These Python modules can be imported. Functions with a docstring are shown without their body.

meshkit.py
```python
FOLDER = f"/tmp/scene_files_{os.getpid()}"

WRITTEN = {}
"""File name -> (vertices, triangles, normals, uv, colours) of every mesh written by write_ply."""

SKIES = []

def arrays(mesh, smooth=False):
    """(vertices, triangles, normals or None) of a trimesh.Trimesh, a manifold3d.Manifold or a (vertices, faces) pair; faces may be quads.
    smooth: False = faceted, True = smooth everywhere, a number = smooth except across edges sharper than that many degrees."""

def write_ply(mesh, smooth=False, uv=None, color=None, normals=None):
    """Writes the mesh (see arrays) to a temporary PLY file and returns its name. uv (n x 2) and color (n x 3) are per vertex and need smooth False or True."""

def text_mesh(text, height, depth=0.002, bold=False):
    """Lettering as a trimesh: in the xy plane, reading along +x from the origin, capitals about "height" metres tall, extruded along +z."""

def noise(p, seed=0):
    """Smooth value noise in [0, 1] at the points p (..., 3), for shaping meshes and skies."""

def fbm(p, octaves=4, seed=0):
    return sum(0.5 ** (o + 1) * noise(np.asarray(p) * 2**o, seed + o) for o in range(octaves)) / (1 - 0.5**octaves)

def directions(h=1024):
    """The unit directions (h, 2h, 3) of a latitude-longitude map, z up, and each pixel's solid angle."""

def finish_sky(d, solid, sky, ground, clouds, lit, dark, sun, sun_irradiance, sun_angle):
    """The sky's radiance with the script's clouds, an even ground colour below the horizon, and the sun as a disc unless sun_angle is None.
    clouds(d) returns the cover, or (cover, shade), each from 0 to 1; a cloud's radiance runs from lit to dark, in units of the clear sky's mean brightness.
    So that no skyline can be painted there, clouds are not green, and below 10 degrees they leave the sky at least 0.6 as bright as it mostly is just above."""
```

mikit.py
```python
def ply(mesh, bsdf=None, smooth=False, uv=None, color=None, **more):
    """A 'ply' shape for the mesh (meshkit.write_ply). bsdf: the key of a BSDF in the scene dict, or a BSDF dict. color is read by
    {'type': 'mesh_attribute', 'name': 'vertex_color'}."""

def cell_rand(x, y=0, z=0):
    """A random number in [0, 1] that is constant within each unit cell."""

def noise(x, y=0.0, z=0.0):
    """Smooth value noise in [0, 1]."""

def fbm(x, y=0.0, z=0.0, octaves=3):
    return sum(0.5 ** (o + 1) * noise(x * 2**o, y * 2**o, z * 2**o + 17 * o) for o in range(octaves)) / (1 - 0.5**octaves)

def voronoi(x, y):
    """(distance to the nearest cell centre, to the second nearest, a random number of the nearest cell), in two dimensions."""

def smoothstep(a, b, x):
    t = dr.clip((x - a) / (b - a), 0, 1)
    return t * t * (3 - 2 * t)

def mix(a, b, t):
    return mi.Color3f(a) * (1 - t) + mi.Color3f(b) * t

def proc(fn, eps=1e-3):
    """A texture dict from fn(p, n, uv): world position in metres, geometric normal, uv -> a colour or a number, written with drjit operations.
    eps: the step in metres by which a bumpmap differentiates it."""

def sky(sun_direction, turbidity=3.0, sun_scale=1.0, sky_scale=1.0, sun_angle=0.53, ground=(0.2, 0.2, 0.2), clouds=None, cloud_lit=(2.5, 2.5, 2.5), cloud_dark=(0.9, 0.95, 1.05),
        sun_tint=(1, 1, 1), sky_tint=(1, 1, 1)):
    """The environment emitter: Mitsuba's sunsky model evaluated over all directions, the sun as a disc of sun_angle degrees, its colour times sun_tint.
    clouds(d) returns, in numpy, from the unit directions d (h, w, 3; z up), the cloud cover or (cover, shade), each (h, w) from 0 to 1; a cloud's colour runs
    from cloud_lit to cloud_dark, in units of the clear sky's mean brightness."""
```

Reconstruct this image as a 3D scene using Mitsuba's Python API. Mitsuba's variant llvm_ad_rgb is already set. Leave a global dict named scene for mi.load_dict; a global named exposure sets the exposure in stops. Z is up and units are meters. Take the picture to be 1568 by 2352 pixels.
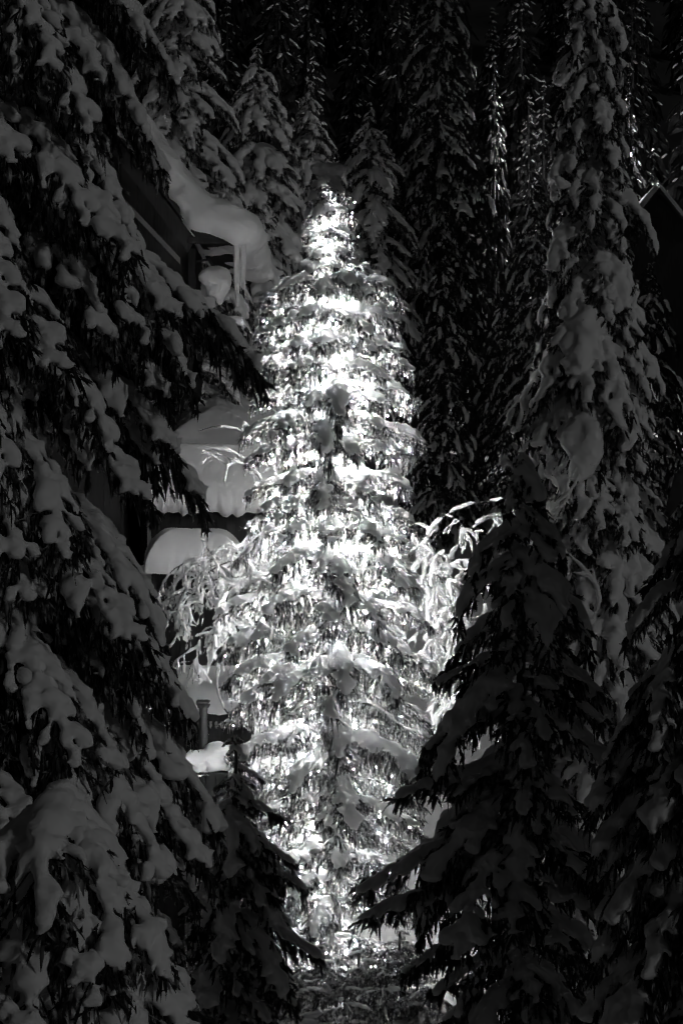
import math, numpy as np, drjit as dr, trimesh, mitsuba as mi, mikit, meshkit
from scipy.spatial import cKDTree
T = mi.ScalarTransform4f
scene, labels = {}, {}
PI = math.pi

# ------------------------------------------------------------------ camera, light, exposure
CAMZ, FOC = 10.5, 5350.0            # camera height; focal length in units of a 1568 x 2352 picture
scene['camera'] = {'type': 'perspective', 'fov': math.degrees(2 * math.atan(784 / FOC)), 'fov_axis': 'x', 'near_clip': 0.5, 'far_clip': 2000.0,
                   'to_world': T().look_at(origin=[0, 0, CAMZ], target=[0, 50, CAMZ], up=[0, 0, 1])}
EL, AZ = math.radians(15), math.radians(50)
SUN = [math.sin(AZ) * math.cos(EL), -math.cos(AZ) * math.cos(EL), math.sin(EL)]      # a dim glow from behind the camera's right shoulder
SUN_TINT = (0.68, 1, 2.05)
scene['sky_light'] = mikit.sky(SUN, turbidity=3, sun_scale=0.21 / 64, sky_scale=1 / 64, sun_angle=8, sun_tint=SUN_TINT, clouds=lambda d: 1.0,
                               cloud_lit=(0.07,) * 3, cloud_dark=(0.07,) * 3, ground=(0.3, 0.3, 0.3))
scene['sky_light']['sampling_weight'] = 3.0
exposure = 6.0            # a long exposure at night
BULB_RADIANCE = 760.0 / 64


def at(X, Y, depth):
    """The point that stands at (X, Y) of the 1568 x 2352 picture, at this distance."""
    return np.array([(X - 784) / FOC * depth, depth, CAMZ - (Y - 1176) / FOC * depth])


def pix(p):
    return 784 + p[0] / p[1] * FOC, 1176 - (p[2] - CAMZ) / p[1] * FOC


# ------------------------------------------------------------------ materials (all neutral: a black and white world)
def grey(v):
    return {'type': 'rgb', 'value': [v, v, v]}


scene['snow'] = {'type': 'twosided', 'bsdf': {'type': 'diffuse', 'reflectance': grey(0.86)}}
scene['speckled'] = {'type': 'twosided', 'bsdf': {'type': 'diffuse', 'reflectance': {'type': 'mesh_attribute', 'name': 'vertex_color'}}}


def frost(v, base, amount, scale, lo, hi, seed=0):
    """Colour of needles that carry frost and crumbs of snow here and there: one value per vertex."""
    w = np.clip((meshkit.noise(v * scale, seed) - lo) / (hi - lo), 0, 1)
    g = base * (0.75 + 0.5 * meshkit.noise(v * 9 + 3, seed + 1)) + amount * w
    return np.repeat(g[:, None], 3, 1)


scene['bark'] = {'type': 'twosided', 'bsdf': {'type': 'diffuse', 'reflectance': grey(0.07)}}
scene['dark_wood'] = {'type': 'twosided', 'bsdf': {'type': 'diffuse', 'reflectance': mikit.proc(
    lambda p, n, uv: 0.025 + 0.03 * mikit.fbm(p.x * 30, p.y * 6, p.z * 2.5, 3))}}
scene['pale_wall'] = {'type': 'twosided', 'bsdf': {'type': 'diffuse', 'reflectance': mikit.proc(
    lambda p, n, uv: 0.2 + 0.12 * mikit.fbm(p.x * 2, p.y * 2, p.z * 2, 4))}}
scene['metal'] = {'type': 'principled', 'base_color': grey(0.12), 'roughness': 0.5, 'metallic': 0.6}
scene['glass'] = {'type': 'principled', 'base_color': grey(0.02), 'roughness': 0.1, 'specular': 0.6}
scene['ice'] = {'type': 'principled', 'base_color': grey(0.75), 'roughness': 0.15, 'specular': 0.6}
scene['cable'] = {'type': 'diffuse', 'reflectance': grey(0.03)}
scene['bulb_plastic'] = {'type': 'diffuse', 'reflectance': grey(0.5)}


# ------------------------------------------------------------------ mesh helpers
def surface_nets(f, org, h):
    """The surface f = 0 (inside f < 0) of a regular grid, as vertices and quads."""
    s = f < 0
    n = np.array(f.shape) - 1
    corner = [(a, b, c) for a in (0, 1) for b in (0, 1) for c in (0, 1)]
    cut = lambda q: s[q[0]:q[0] + n[0], q[1]:q[1] + n[1], q[2]:q[2] + n[2]]
    some, every = cut(corner[0]).copy(), cut(corner[0]).copy()
    for q in corner[1:]:
        some |= cut(q)
        every &= cut(q)
    m = some & ~every
    ijk = np.argwhere(m)
    val = {q: f[tuple((ijk + q).T)] for q in corner}
    cnt, acc = np.zeros(len(ijk)), np.zeros((len(ijk), 3))
    for p in corner:
        for ax in range(3):
            if p[ax] == 0:
                q = tuple(p[i] + (i == ax) for i in range(3))
                x = (val[p] < 0) != (val[q] < 0)
                t = np.where(x, val[p] / np.where(x, val[p] - val[q], 1), 0)
                cnt += x
                for i in range(3):
                    acc[:, i] += np.where(x, t if i == ax else p[i], 0)
    ids = np.full(n, -1)
    ids[m] = np.arange(len(ijk))
    v = (ijk + acc / cnt[:, None]) * h + org
    quads = []
    for ax in range(3):
        o = [(ax + 1) % 3, (ax + 2) % 3]
        i0, i1 = [slice(1, -1)] * 3, [slice(1, -1)] * 3
        i0[ax], i1[ax] = slice(0, -1), slice(1, None)
        a, b = s[tuple(i0)], s[tuple(i1)]
        e = np.argwhere(a != b)
        if not len(e):
            continue
        sign = a[tuple(e.T)]
        e = e + np.array([0 if k == ax else 1 for k in range(3)])
        u, w = np.eye(3, dtype=int)[o[0]], np.eye(3, dtype=int)[o[1]]
        q = np.stack([ids[tuple((e - u - w).T)], ids[tuple((e - w).T)], ids[tuple(e.T)], ids[tuple((e - u).T)]], 1)
        q[~sign] = q[~sign][:, ::-1]
        quads.append(q)
    q = np.vstack(quads)
    q = q[(q >= 0).all(1)]
    return v, np.vstack([q[:, [0, 1, 2]], q[:, [0, 2, 3]]])


def blob_mesh(C, R, h, squash=0.8, k=0.028, lump=0.05, freq=5.0, seed=0):
    """Spheres (C, R) melted into one billowing mass of snow."""
    C, R = np.asarray(C, float), np.asarray(R, float)
    lo, hi = (C - R[:, None]).min(0) - 0.15, (C + R[:, None]).max(0) + 0.15
    n = np.ceil((hi - lo) / h).astype(int) + 2
    acc = np.zeros(n)
    ax = [lo[i] + h * np.arange(n[i]) for i in range(3)]
    for c, r in zip(C, R):
        w = r + 4.5 * k
        i0 = np.maximum(np.floor((c - w - lo) / h).astype(int), 0)
        i1 = np.minimum(np.ceil((c + w - lo) / h).astype(int) + 1, n)
        g = [ax[i][i0[i]:i1[i]] - c[i] for i in range(3)]
        d = np.sqrt(g[0][:, None, None] ** 2 + g[1][None, :, None] ** 2 + (g[2][None, None, :] / squash) ** 2)
        acc[i0[0]:i1[0], i0[1]:i1[1], i0[2]:i1[2]] += np.exp(-(d - r) / k)
    f = -k * np.log(acc + math.exp(-0.12 / k))
    near = np.abs(f) < 0.12
    P = np.argwhere(near) * h + lo
    f[near] += (lump * (meshkit.fbm(P * freq, 3, seed) - 0.5) * 1.6 + 0.9 * lump * (meshkit.noise(P * freq * 0.5, seed + 5) - 0.5)
                + 0.22 * lump * (meshkit.fbm(P * freq * [2.6, 2.6, 4], 2, seed + 7) - 0.5))
    f[[0, -1]] = f[:, [0, -1]] = 0.1
    f[:, :, [0, -1]] = 0.1
    return surface_nets(f, lo, h)


def strands(P, D, L, R, droop, rings=5, sides=3, jit=0.5, rng=None):
    """Tapered ragged twigs, one per row: from P along D, sagging by droop."""
    P, D = np.asarray(P, float), np.asarray(D, float)
    n = len(P)
    D = D / np.linalg.norm(D, axis=1, keepdims=True)
    t = np.linspace(0, 1, rings)
    c = P[:, None] + D[:, None] * (L[:, None] * t)[..., None]
    c[..., 2] -= (droop * L)[:, None] * t ** 2
    a = np.cross(D, rng.normal(size=(n, 3)))
    a /= np.linalg.norm(a, axis=1, keepdims=True) + 1e-9
    b = np.cross(D, a)
    prof = np.clip(1.9 * np.sqrt(t + 0.03) * (1.02 - t) ** 0.7, 0.02, None)
    ang = np.arange(sides) * 2 * PI / sides
    rr = R[:, None, None] * prof[None, :, None] * (1 + jit * rng.uniform(-1, 1.3, (n, rings, sides)))
    v = c[:, :, None] + rr[..., None] * (np.cos(ang)[None, None, :, None] * a[:, None, None] + np.sin(ang)[None, None, :, None] * b[:, None, None])
    i, j = np.meshgrid(np.arange(rings - 1), np.arange(sides), indexing='ij')
    q = np.stack([i * sides + j, i * sides + (j + 1) % sides, (i + 1) * sides + (j + 1) % sides, (i + 1) * sides + j], -1).reshape(-1, 4)
    q = np.vstack([q[:, [0, 1, 2]], q[:, [0, 2, 3]]])
    f = (q[None] + (np.arange(n) * rings * sides)[:, None, None]).reshape(-1, 3)
    return v.reshape(-1, 3), f, c


def join(parts):
    vs, fs, o = [], [], 0
    for v, f in parts:
        vs.append(v)
        fs.append(np.asarray(f) + o)
        o += len(v)
    return np.vstack(vs), np.vstack(fs)


def tube(pts, rad, sides=7):
    p = np.asarray(pts, float)
    t = np.gradient(p, axis=0)
    t /= np.linalg.norm(t, axis=1, keepdims=True) + 1e-12
    a = np.cross(t, [0.31, 0.95, 0.05])
    a /= np.linalg.norm(a, axis=1, keepdims=True) + 1e-12
    b, ang = np.cross(t, a), np.arange(sides) * 2 * PI / sides
    v = p[:, None] + np.broadcast_to(rad, (len(p),))[:, None, None] * (np.cos(ang)[None, :, None] * a[:, None] + np.sin(ang)[None, :, None] * b[:, None])
    i, j = np.meshgrid(np.arange(len(p) - 1), np.arange(sides), indexing='ij')
    q = np.stack([i * sides + j, i * sides + (j + 1) % sides, (i + 1) * sides + (j + 1) % sides, (i + 1) * sides + j], -1).reshape(-1, 4)
    return v.reshape(-1, 3), np.vstack([q[:, [0, 1, 2]], q[:, [0, 2, 3]]])


def box(lo, hi, bevel=0.02):
    lo, hi = np.minimum(lo, hi).astype(float), np.maximum(lo, hi).astype(float)
    e = [max(b - a, 2.5 * bevel) for a, b in zip(lo, hi)]
    m = trimesh.creation.box(e)
    v = np.array(m.vertices)
    pts = np.vstack([v - np.sign(v) * np.array(k) * bevel for k in ((0, 1, 1), (1, 0, 1), (1, 1, 0))])
    hull = trimesh.convex.convex_hull(pts)
    return np.array(hull.vertices) + (lo + hi) / 2, np.array(hull.faces)


def prism(poly_xz, y0, y1):
    """A convex or simple polygon in x and z, drawn out along y."""
    from shapely.geometry import Polygon
    m = trimesh.creation.extrude_polygon(Polygon(poly_xz), y1 - y0, engine='earcut')
    v = np.array(m.vertices)
    return np.stack([v[:, 0], y1 - v[:, 2], v[:, 1]], 1), np.array(m.faces)[:, ::-1]


used = {}


def new_key(name):
    used[name] = used.get(name, -1) + 1
    return name if used[name] == 0 else f'{name}_{used[name]:03d}'


def thing(name, label, cat, group=None):
    key = new_key(name)
    labels[key] = {'label': label, 'category': cat}
    if group:
        labels[key]['group'] = group
    return key


def part(parent, name, mesh, bsdf, smooth=40, **more):
    key = new_key(f'{parent}__{name}')
    scene[key] = mikit.ply(mesh, bsdf, smooth=smooth, **more)
    return key


def struct(name, mesh, bsdf, smooth=True):
    key = new_key(name)
    scene[key] = mikit.ply(mesh, bsdf, smooth=smooth)
    labels[key] = {'kind': 'structure'}
    return key


# ------------------------------------------------------------------ snow-laden boughs: a set of models, each put up many times
KINDS = {   # angle at the trunk, angle at the tip, width, thickness of the snow, side spread, twig length, twig radius, twigs, needles, lengths, share of bare places
    'heavy': dict(a0=-14, a1=-68, wid=0.33, thick=0.125, sl=0.26, sr=0.020, nt=1.0, frost=(0.03, 0.5, 13, 0.6, 0.8), lens=(0.7, 1.2, 1.8, 2.6, 3.5), bare=0.2, sag=1.6, step=0.17),
    'hang': dict(a0=-18, a1=-86, wid=0.30, thick=0.125, sl=0.22, sr=0.020, nt=0.8, frost=(0.03, 0.5, 13, 0.6, 0.8), lens=(0.5, 0.9, 1.4, 2.0), bare=0.2, sag=2.2, step=0.15),
    'smother': dict(a0=-20, a1=-75, wid=0.36, thick=0.19, sl=0.24, sr=0.020, nt=0.7, frost=(0.03, 0.5, 13, 0.6, 0.8), lens=(0.5, 0.9, 1.4, 1.9), bare=0.08, sag=1.5, step=0.2),
    'fan': dict(a0=-8, a1=-36, wid=0.30, thick=0.085, sl=0.24, sr=0.018, nt=1.3, frost=(0.03, 0.5, 13, 0.6, 0.8), lens=(0.6, 1.1, 1.7, 2.4), bare=0.2, sag=1.7, step=0.16),
    'lit': dict(a0=9, a1=-46, pw=2.0, wid=0.23, thick=0.118, sl=0.25, lumpy=1.7, sr=0.0135, nt=3.0, frost=(0.028, 0.75, 19, 0.5, 0.62), lens=(0.4, 0.8, 1.3, 1.9, 2.5), bare=0.24, sag=3.2, step=0.12, let_snow=0.78, vert=0.9),
    'twiggy': dict(a0=6, a1=-38, pw=1.6, wid=0.26, thick=0.06, sl=0.24, sr=0.0125, nt=1.5, frost=(0.028, 0.75, 19, 0.5, 0.62), lens=(0.8, 1.3, 1.9, 2.5), bare=0.55, sag=2.6, step=0.17, let_snow=0.7, vert=0.8, h=0.04),
    'clump': dict(a0=-14, a1=-88, pw=1.0, wid=0.36, thick=0.23, sl=0.2, sr=0.020, nt=1.0, frost=(0.03, 0.5, 13, 0.6, 0.8), lens=(0.5, 0.8, 1.2, 1.7), bare=0.4, sag=2.4, step=0.22, let_snow=0.8, lumpy=1.7, h=0.045),
    'hood': dict(a0=4, a1=-86, pw=3.2, wid=0.17, thick=0.18, lumpy=1.9, sl=0.34, sr=0.014, nt=1.6, frost=(0.035, 0.6, 15, 0.5, 0.66), lens=(0.8, 1.3, 1.9, 2.5), bare=0.2, sag=4.0, step=0.13, let_snow=0.75, vert=1.0),
}
KINDS['sparse'] = {**KINDS['hang'], 'frost': (0.02, 0.08, 13, 0.6, 0.8), 'thick': 0.085, 'bare': 0.55, 'let_snow': 0.8, 'nt': 1.2}
for k in ('heavy', 'hang', 'sparse'):      # the same, plainer, for trees farther back
    KINDS[k + '_far'] = {**KINDS[k], 'nt': 0.45, 'rings': 3, 'sprigs': 2, 'h': 0.085, 'sr': 0.028, 'step': 0.24, 'lens': KINDS[k]['lens'][:4]}
KINDS['lit'].update(h=0.045, sprigs=3)
KINDS['hood'].update(h=0.05, sprigs=3)
KINDS['heavy'].update(h=0.037, bare=0.38, thick=0.118, let_snow=0.85, nt=1.3, lumpy=1.3)
KINDS['hang_far'].update(bare=0.3)
KINDS['hang'].update(bare=0.3, let_snow=0.9, lumpy=1.2)
KINDS['smother'].update(thick=0.14, bare=0.3, nt=1.2, let_snow=0.85, lumpy=1.5, h=0.04)
protos = {}


def make_bough(kind, L, rng, seed):
    K = KINDS[kind]
    n = 26
    s = np.linspace(0, 1, n)
    ang = np.radians(K['a0'] + rng.uniform(-5, 5) + (K['a1'] - K['a0'] + rng.uniform(-8, 8)) * s ** K.get('pw', 1.15))
    side = np.cumsum(rng.normal(0, 0.05, n)) * 0.25
    step = L / (n - 1)
    d = np.stack([np.cos(ang), side, np.sin(ang)], 1)
    sp = np.vstack([[0, 0, 0], np.cumsum(d[:-1], 0) * step])
    small = min(1.0, 0.55 + 0.3 * L)
    C, R = [], []
    gap = rng.uniform(0, 1, 40)
    at_s = lambda q: np.array([np.interp(q, s, sp[:, i]) for i in range(3)])
    for q in np.arange(0.1, 1.0, 0.055 / L):
        r = K['thick'] * small * (0.62 + 0.75 * meshkit.noise(np.array([q * L * 2.2, seed, 0.5]), seed)) * (1.05 - 0.5 * q)
        if meshkit.noise(np.array([q * L * 1.9 + 7, seed * 1.3, 3.5]), seed) < K['bare'] * 0.8:
            continue
        C.append(at_s(q) + [0, 0, 0.55 * r])
        R.append(r)
    P, D, LL = [], [], []
    lets = []
    for sd in (-1, 1):
        q = 0.14
        while q < 0.99:
            prof = (0.3 + 0.7 * math.sin(PI * min(1, q * 1.05) ** 0.75)) * rng.uniform(0.7, 1.15)
            lb = max(0.1, K['wid'] * L * prof)
            fw = math.radians(rng.uniform(32, 58))
            i = min(n - 1, int(q * (n - 1)))
            t = d[i] / np.linalg.norm(d[i])
            dd = math.cos(fw) * t + math.sin(fw) * sd * np.array([0, 1.0, 0])
            p = at_s(q)
            m = max(4, int(lb / 0.05))
            line = [p]
            for j in range(m):
                dd = dd / np.linalg.norm(dd)
                p = p + dd * lb / m
                dd = dd + np.array([0, 0, -1.0]) * K['sag'] * lb / m * (0.6 + j / m)
                line.append(p)
            line = np.array(line)
            lets.append(line)
            has = rng.uniform() > K['bare']
            b0, b1 = rng.uniform(0, 0.25), rng.uniform(0.6, 1.0)
            ph = rng.uniform(0, 50)
            for j in range(1, m + 1):
                u = j / m
                r = K.get('let_snow', 1.0) * K['thick'] * small * (0.25 + 0.8 * meshkit.noise(np.array([u * lb * 4.5 + ph, 0, 0]), seed)) * (1.0 - 0.35 * u) * min(1, 0.5 + lb)
                if has and b0 <= u <= b1:
                    C.append(line[j] + [0, 0, 0.4 * r])
                    R.append(r)
            q += K['step'] / L * rng.uniform(0.75, 1.3)
    # twigs under the side shoots and the spine, and shoots at every tip
    wood, wf, _ = strands(np.array([l[0] for l in lets]), np.array([l[-1] - l[0] for l in lets]) + 1e-6, np.array([np.linalg.norm(l[-1] - l[0]) for l in lets]), np.full(len(lets), 0.012), np.zeros(len(lets)), 4, 3, 0.2, rng)
    parts = [tube(sp, np.linspace(0.012 + 0.012 * L, 0.006, n), 5), (wood, wf)]
    for l in lets + [sp]:
        m = len(l) - 1
        ln = np.linalg.norm(np.diff(l, axis=0), axis=1).sum()
        cnt = max(1, int(ln * 8.5 * K['nt']))
        for u in rng.uniform(0.12, 1.0, cnt):
            j = min(m - 1, int(u * m))
            p = l[j] + (l[j + 1] - l[j]) * (u * m - j)
            t = l[j + 1] - l[j]
            t = t / (np.linalg.norm(t) + 1e-9)
            lat = np.cross(t, [0, 0, 1.0])
            vv = K.get('vert', 0.0)
            dirn = (0.45 - 0.3 * vv) * t + lat * rng.uniform(-0.7, 0.7) * (1 - 0.7 * vv) + np.array([0, 0, -rng.uniform(0.35 + 0.4 * vv, 1.3)])
            P.append(p)
            D.append(dirn)
            LL.append(K['sl'] * rng.uniform(0.4, 1.15) * min(1, 0.6 + 0.3 * L))
        for _ in range(2):
            t = l[-1] - l[-2]
            P.append(l[-1] - 0.3 * t)
            D.append(t / np.linalg.norm(t) + rng.normal(0, 0.3, 3))
            LL.append(K['sl'] * rng.uniform(0.4, 0.8) * small)
    P, D, LL = np.array(P), np.array(D), np.array(LL)
    v, f, c = strands(P, D, LL, np.full(len(P), K['sr']) * rng.uniform(0.7, 1.3, len(P)), np.full(len(P), 0.35), K.get('rings', 4), 3, 0.6, rng)
    parts.append((v, f))
    # side sprigs: one ragged blade each
    k = K.get('sprigs', 4)
    idx = np.repeat(np.arange(len(P)), k)
    ring = rng.integers(0, c.shape[1] - 1, len(idx))
    base = c[idx, ring]
    dirs = D[idx] / np.linalg.norm(D[idx], axis=1, keepdims=True) * 0.8 + rng.normal(0, 0.55, (len(idx), 3))
    dirs /= np.linalg.norm(dirs, axis=1, keepdims=True)
    across = np.cross(dirs, rng.normal(size=dirs.shape))
    across *= K['sr'] * rng.uniform(0.7, 1.5, (len(idx), 1)) / np.linalg.norm(across, axis=1, keepdims=True)
    tipp = base + dirs * (LL[idx] * rng.uniform(0.18, 0.42, len(idx)))[:, None]
    parts.append((np.stack([base - across, base + across, tipp], 1).reshape(-1, 3), np.arange(3 * len(idx)).reshape(-1, 3)))
    h = K.get('h', 0.05)
    snow = blob_mesh(C, R, h, 0.85, 0.018, K.get('lumpy', 1.0) * 0.08 * min(1, K['thick'] / 0.1), 6.0, seed)
    return join(parts), snow, sp


VARIANTS = 3
for ki, (kind, K) in enumerate(KINDS.items()):
    for li, L in enumerate(K['lens']):
        for va in range(VARIANTS):
            seed = ki * 100 + li * 10 + va + 1
            rng = np.random.default_rng(seed)
            needles, snow, sp = make_bough(kind, L, rng, seed)
            gid = f'bough_model_{kind}_{li}_{va}'
            scene[gid] = {'type': 'shapegroup', 'needles': mikit.ply(needles, 'speckled', smooth=False, color=frost(needles[0], *K['frost'], seed)), 'snow': mikit.ply(snow, 'snow', smooth=True)}
            protos.setdefault(kind, []).append((L, gid, sp[-1], sp))


def put_bough(tree, base, az, reach, kind, rng, vz=1.0, name='branch'):
    """A bough from the trunk at base towards the azimuth az (radians, 0 = +x), its tip reach metres out."""
    best = sorted(protos[kind], key=lambda q: abs(math.log(max(0.05, q[2][0]) / reach)) + rng.uniform(0, 0.25))[0]
    L, gid, tip, spine = best
    s = reach / tip[0]
    key = new_key(f'{tree}__{name}')
    m = np.eye(4)
    ca, sa = math.cos(az), math.sin(az)
    flip = rng.choice([-1, 1])
    m[:3, :3] = np.array([[ca, -sa, 0], [sa, ca, 0], [0, 0, 1]]) @ np.diag([s, s * flip, s * vz])
    roll = rng.normal(0, 0.12)
    m[:3, :3] = m[:3, :3] @ np.array([[1, 0, 0], [0, math.cos(roll), -math.sin(roll)], [0, math.sin(roll), math.cos(roll)]])
    m[:3, 3] = base
    scene[key] = {'type': 'instance', 'shape': {'type': 'ref', 'id': gid}, 'to_world': T(m.tolist())}
    return spine @ m[:3, :3].T + m[:3, 3]


def tip_drop(kind, reach):
    L, gid, tip, _ = min(protos[kind], key=lambda q: abs(math.log(max(0.05, q[2][0]) / reach)))
    return -tip[2] * reach / tip[0]


def in_view(p, mx=170, my=260):
    X, Y = pix(p)
    return -mx < X < 1568 + mx and -my < Y < 2352 + my


def trunk_mesh(x, y, z0, z1, r0, r1, seed=0, n=24):
    z = np.linspace(z0, z1, n)
    rng = np.random.default_rng(seed)
    w = np.cumsum(rng.normal(0, 0.012, (n, 2)), 0)
    return tube(np.stack([x + w[:, 0], y + w[:, 1], z], 1), np.linspace(r0, r1, n), 9)


def spruce(label, depth, axis_X, apex_Y, profile, kind, seed, spacing=0.42, per=6, base_z=0.0, group=None, jitter=0.16, z_min=None, vz=1.0, back=0.5, name='spruce_tree', tier=0.3, slim=0.55):
    """profile: rows (Y in the picture, half width there in picture units): how far the bough tips reach at that height."""
    rng = np.random.default_rng(seed)
    key = thing(name, label, 'tree', group)
    x = (axis_X - 784) / FOC * depth
    top = CAMZ - (apex_Y - 1176) / FOC * depth
    pz = CAMZ - (np.array([q[0] for q in profile]) - 1176) / FOC * depth
    pr = np.array([q[1] for q in profile]) / FOC * depth
    o = np.argsort(pz)
    reach_at = lambda z: float(np.interp(z, pz[o], pr[o]))
    part(key, 'trunk', trunk_mesh(x, depth, base_z - 0.5, top - 0.1, 0.03 + 0.013 * (top - base_z), 0.02, seed), 'bark', True)
    z = top - 0.12
    if depth > 53:
        kind = kind + '_far'
    floor = max(base_z + 0.4, pz.min() if depth > 53 else -9, CAMZ - (2352 + 200 - 1176) / FOC * depth) if z_min is None else z_min
    rot = rng.uniform(0, 6)
    mats = []
    count = 0
    while z > floor:
        rz = reach_at(z)
        m = max(3, int(round(per * min(1, 0.5 + rz / 1.6))))
        rot += 2.4
        for k in range(m):
            az = rot + 2 * PI * k / m + rng.normal(0, 0.22)
            zt = z + rng.normal(0, spacing * tier)
            if math.sin(az) > 0.45 and rng.uniform() > back:
                continue
            kd = kind if isinstance(kind, str) else kind(z, rng) if callable(kind) else kind[rng.integers(len(kind))]
            reach = max(0.14, reach_at(zt) * (1 - abs(rng.normal(0, jitter))))
            drop = tip_drop(kd, reach)
            base = np.array([x, depth, min(zt + drop * vz, top - 0.08)])
            tip = base + [reach * math.cos(az), reach * math.sin(az), -drop * vz]
            if not (in_view(base) or in_view(tip)) or count > 295:
                continue
            mats.append(put_bough(key, base, az, reach, kd, rng, vz))
            count += 1
        z -= spacing * (slim + (1 - slim) * min(1, rz / 1.2)) * rng.uniform(0.8, 1.2)
    return key, mats


def tip_bough(tree, axis_X, depth, tip, kind, seed):
    """One more bough of a tree, its tip at this point."""
    x = (axis_X - 784) / FOC * depth
    d = np.asarray(tip) - [x, depth, 0]
    reach = math.hypot(d[0], d[1])
    return put_bough(tree, np.array([x, depth, tip[2] + tip_drop(kind, reach)]), math.atan2(d[1], d[0]), reach, kind, np.random.default_rng(seed))

# ------------------------------------------------------------------ ground and hillside
def ground_z(x, y):
    y = np.asarray(y, float)
    x = np.asarray(x, float)
    near = 0.35 * np.clip(y - 53, 0, 20)
    far = np.clip(y - 73, 0, 50) * 0.26 + np.clip(y - 120, 0, 200) * 0.42
    p = np.stack([x * 0.12, y * 0.12, 0 * y], -1)
    return near + far + 1.4 * (meshkit.fbm(p, 3, 5) - 0.5)


def sheet(x0, x1, y0, y1, nx, ny, zf):
    xs, ys = np.linspace(x0, x1, nx), np.linspace(0, 1, ny) ** 1.6 * (y1 - y0) + y0
    X, Y = np.meshgrid(xs, ys, indexing='ij')
    v = np.stack([X, Y, zf(X, Y)], -1).reshape(-1, 3)
    i, j = np.meshgrid(np.arange(nx - 1), np.arange(ny - 1), indexing='ij')
    q = np.stack([i * ny + j, (i + 1) * ny + j, (i + 1) * ny + j + 1, i * ny + j + 1], -1).reshape(-1, 4)
    return v, np.vstack([q[:, [0, 1, 2]], q[:, [0, 2, 3]]])


struct('snowy_ground', sheet(-120, 120, -30, 119.99, 110, 140, ground_z), 'snow')
hill = sheet(-300, 300, 119.99, 700, 120, 90, ground_z)
scene['forest_hillside'] = mikit.ply(hill, 'speckled', smooth=True, color=np.repeat(0.04 + 0.1 * meshkit.noise(hill[0] * 0.4, 4)[:, None], 3, 1))
labels['forest_hillside'] = {'kind': 'structure'}

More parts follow.
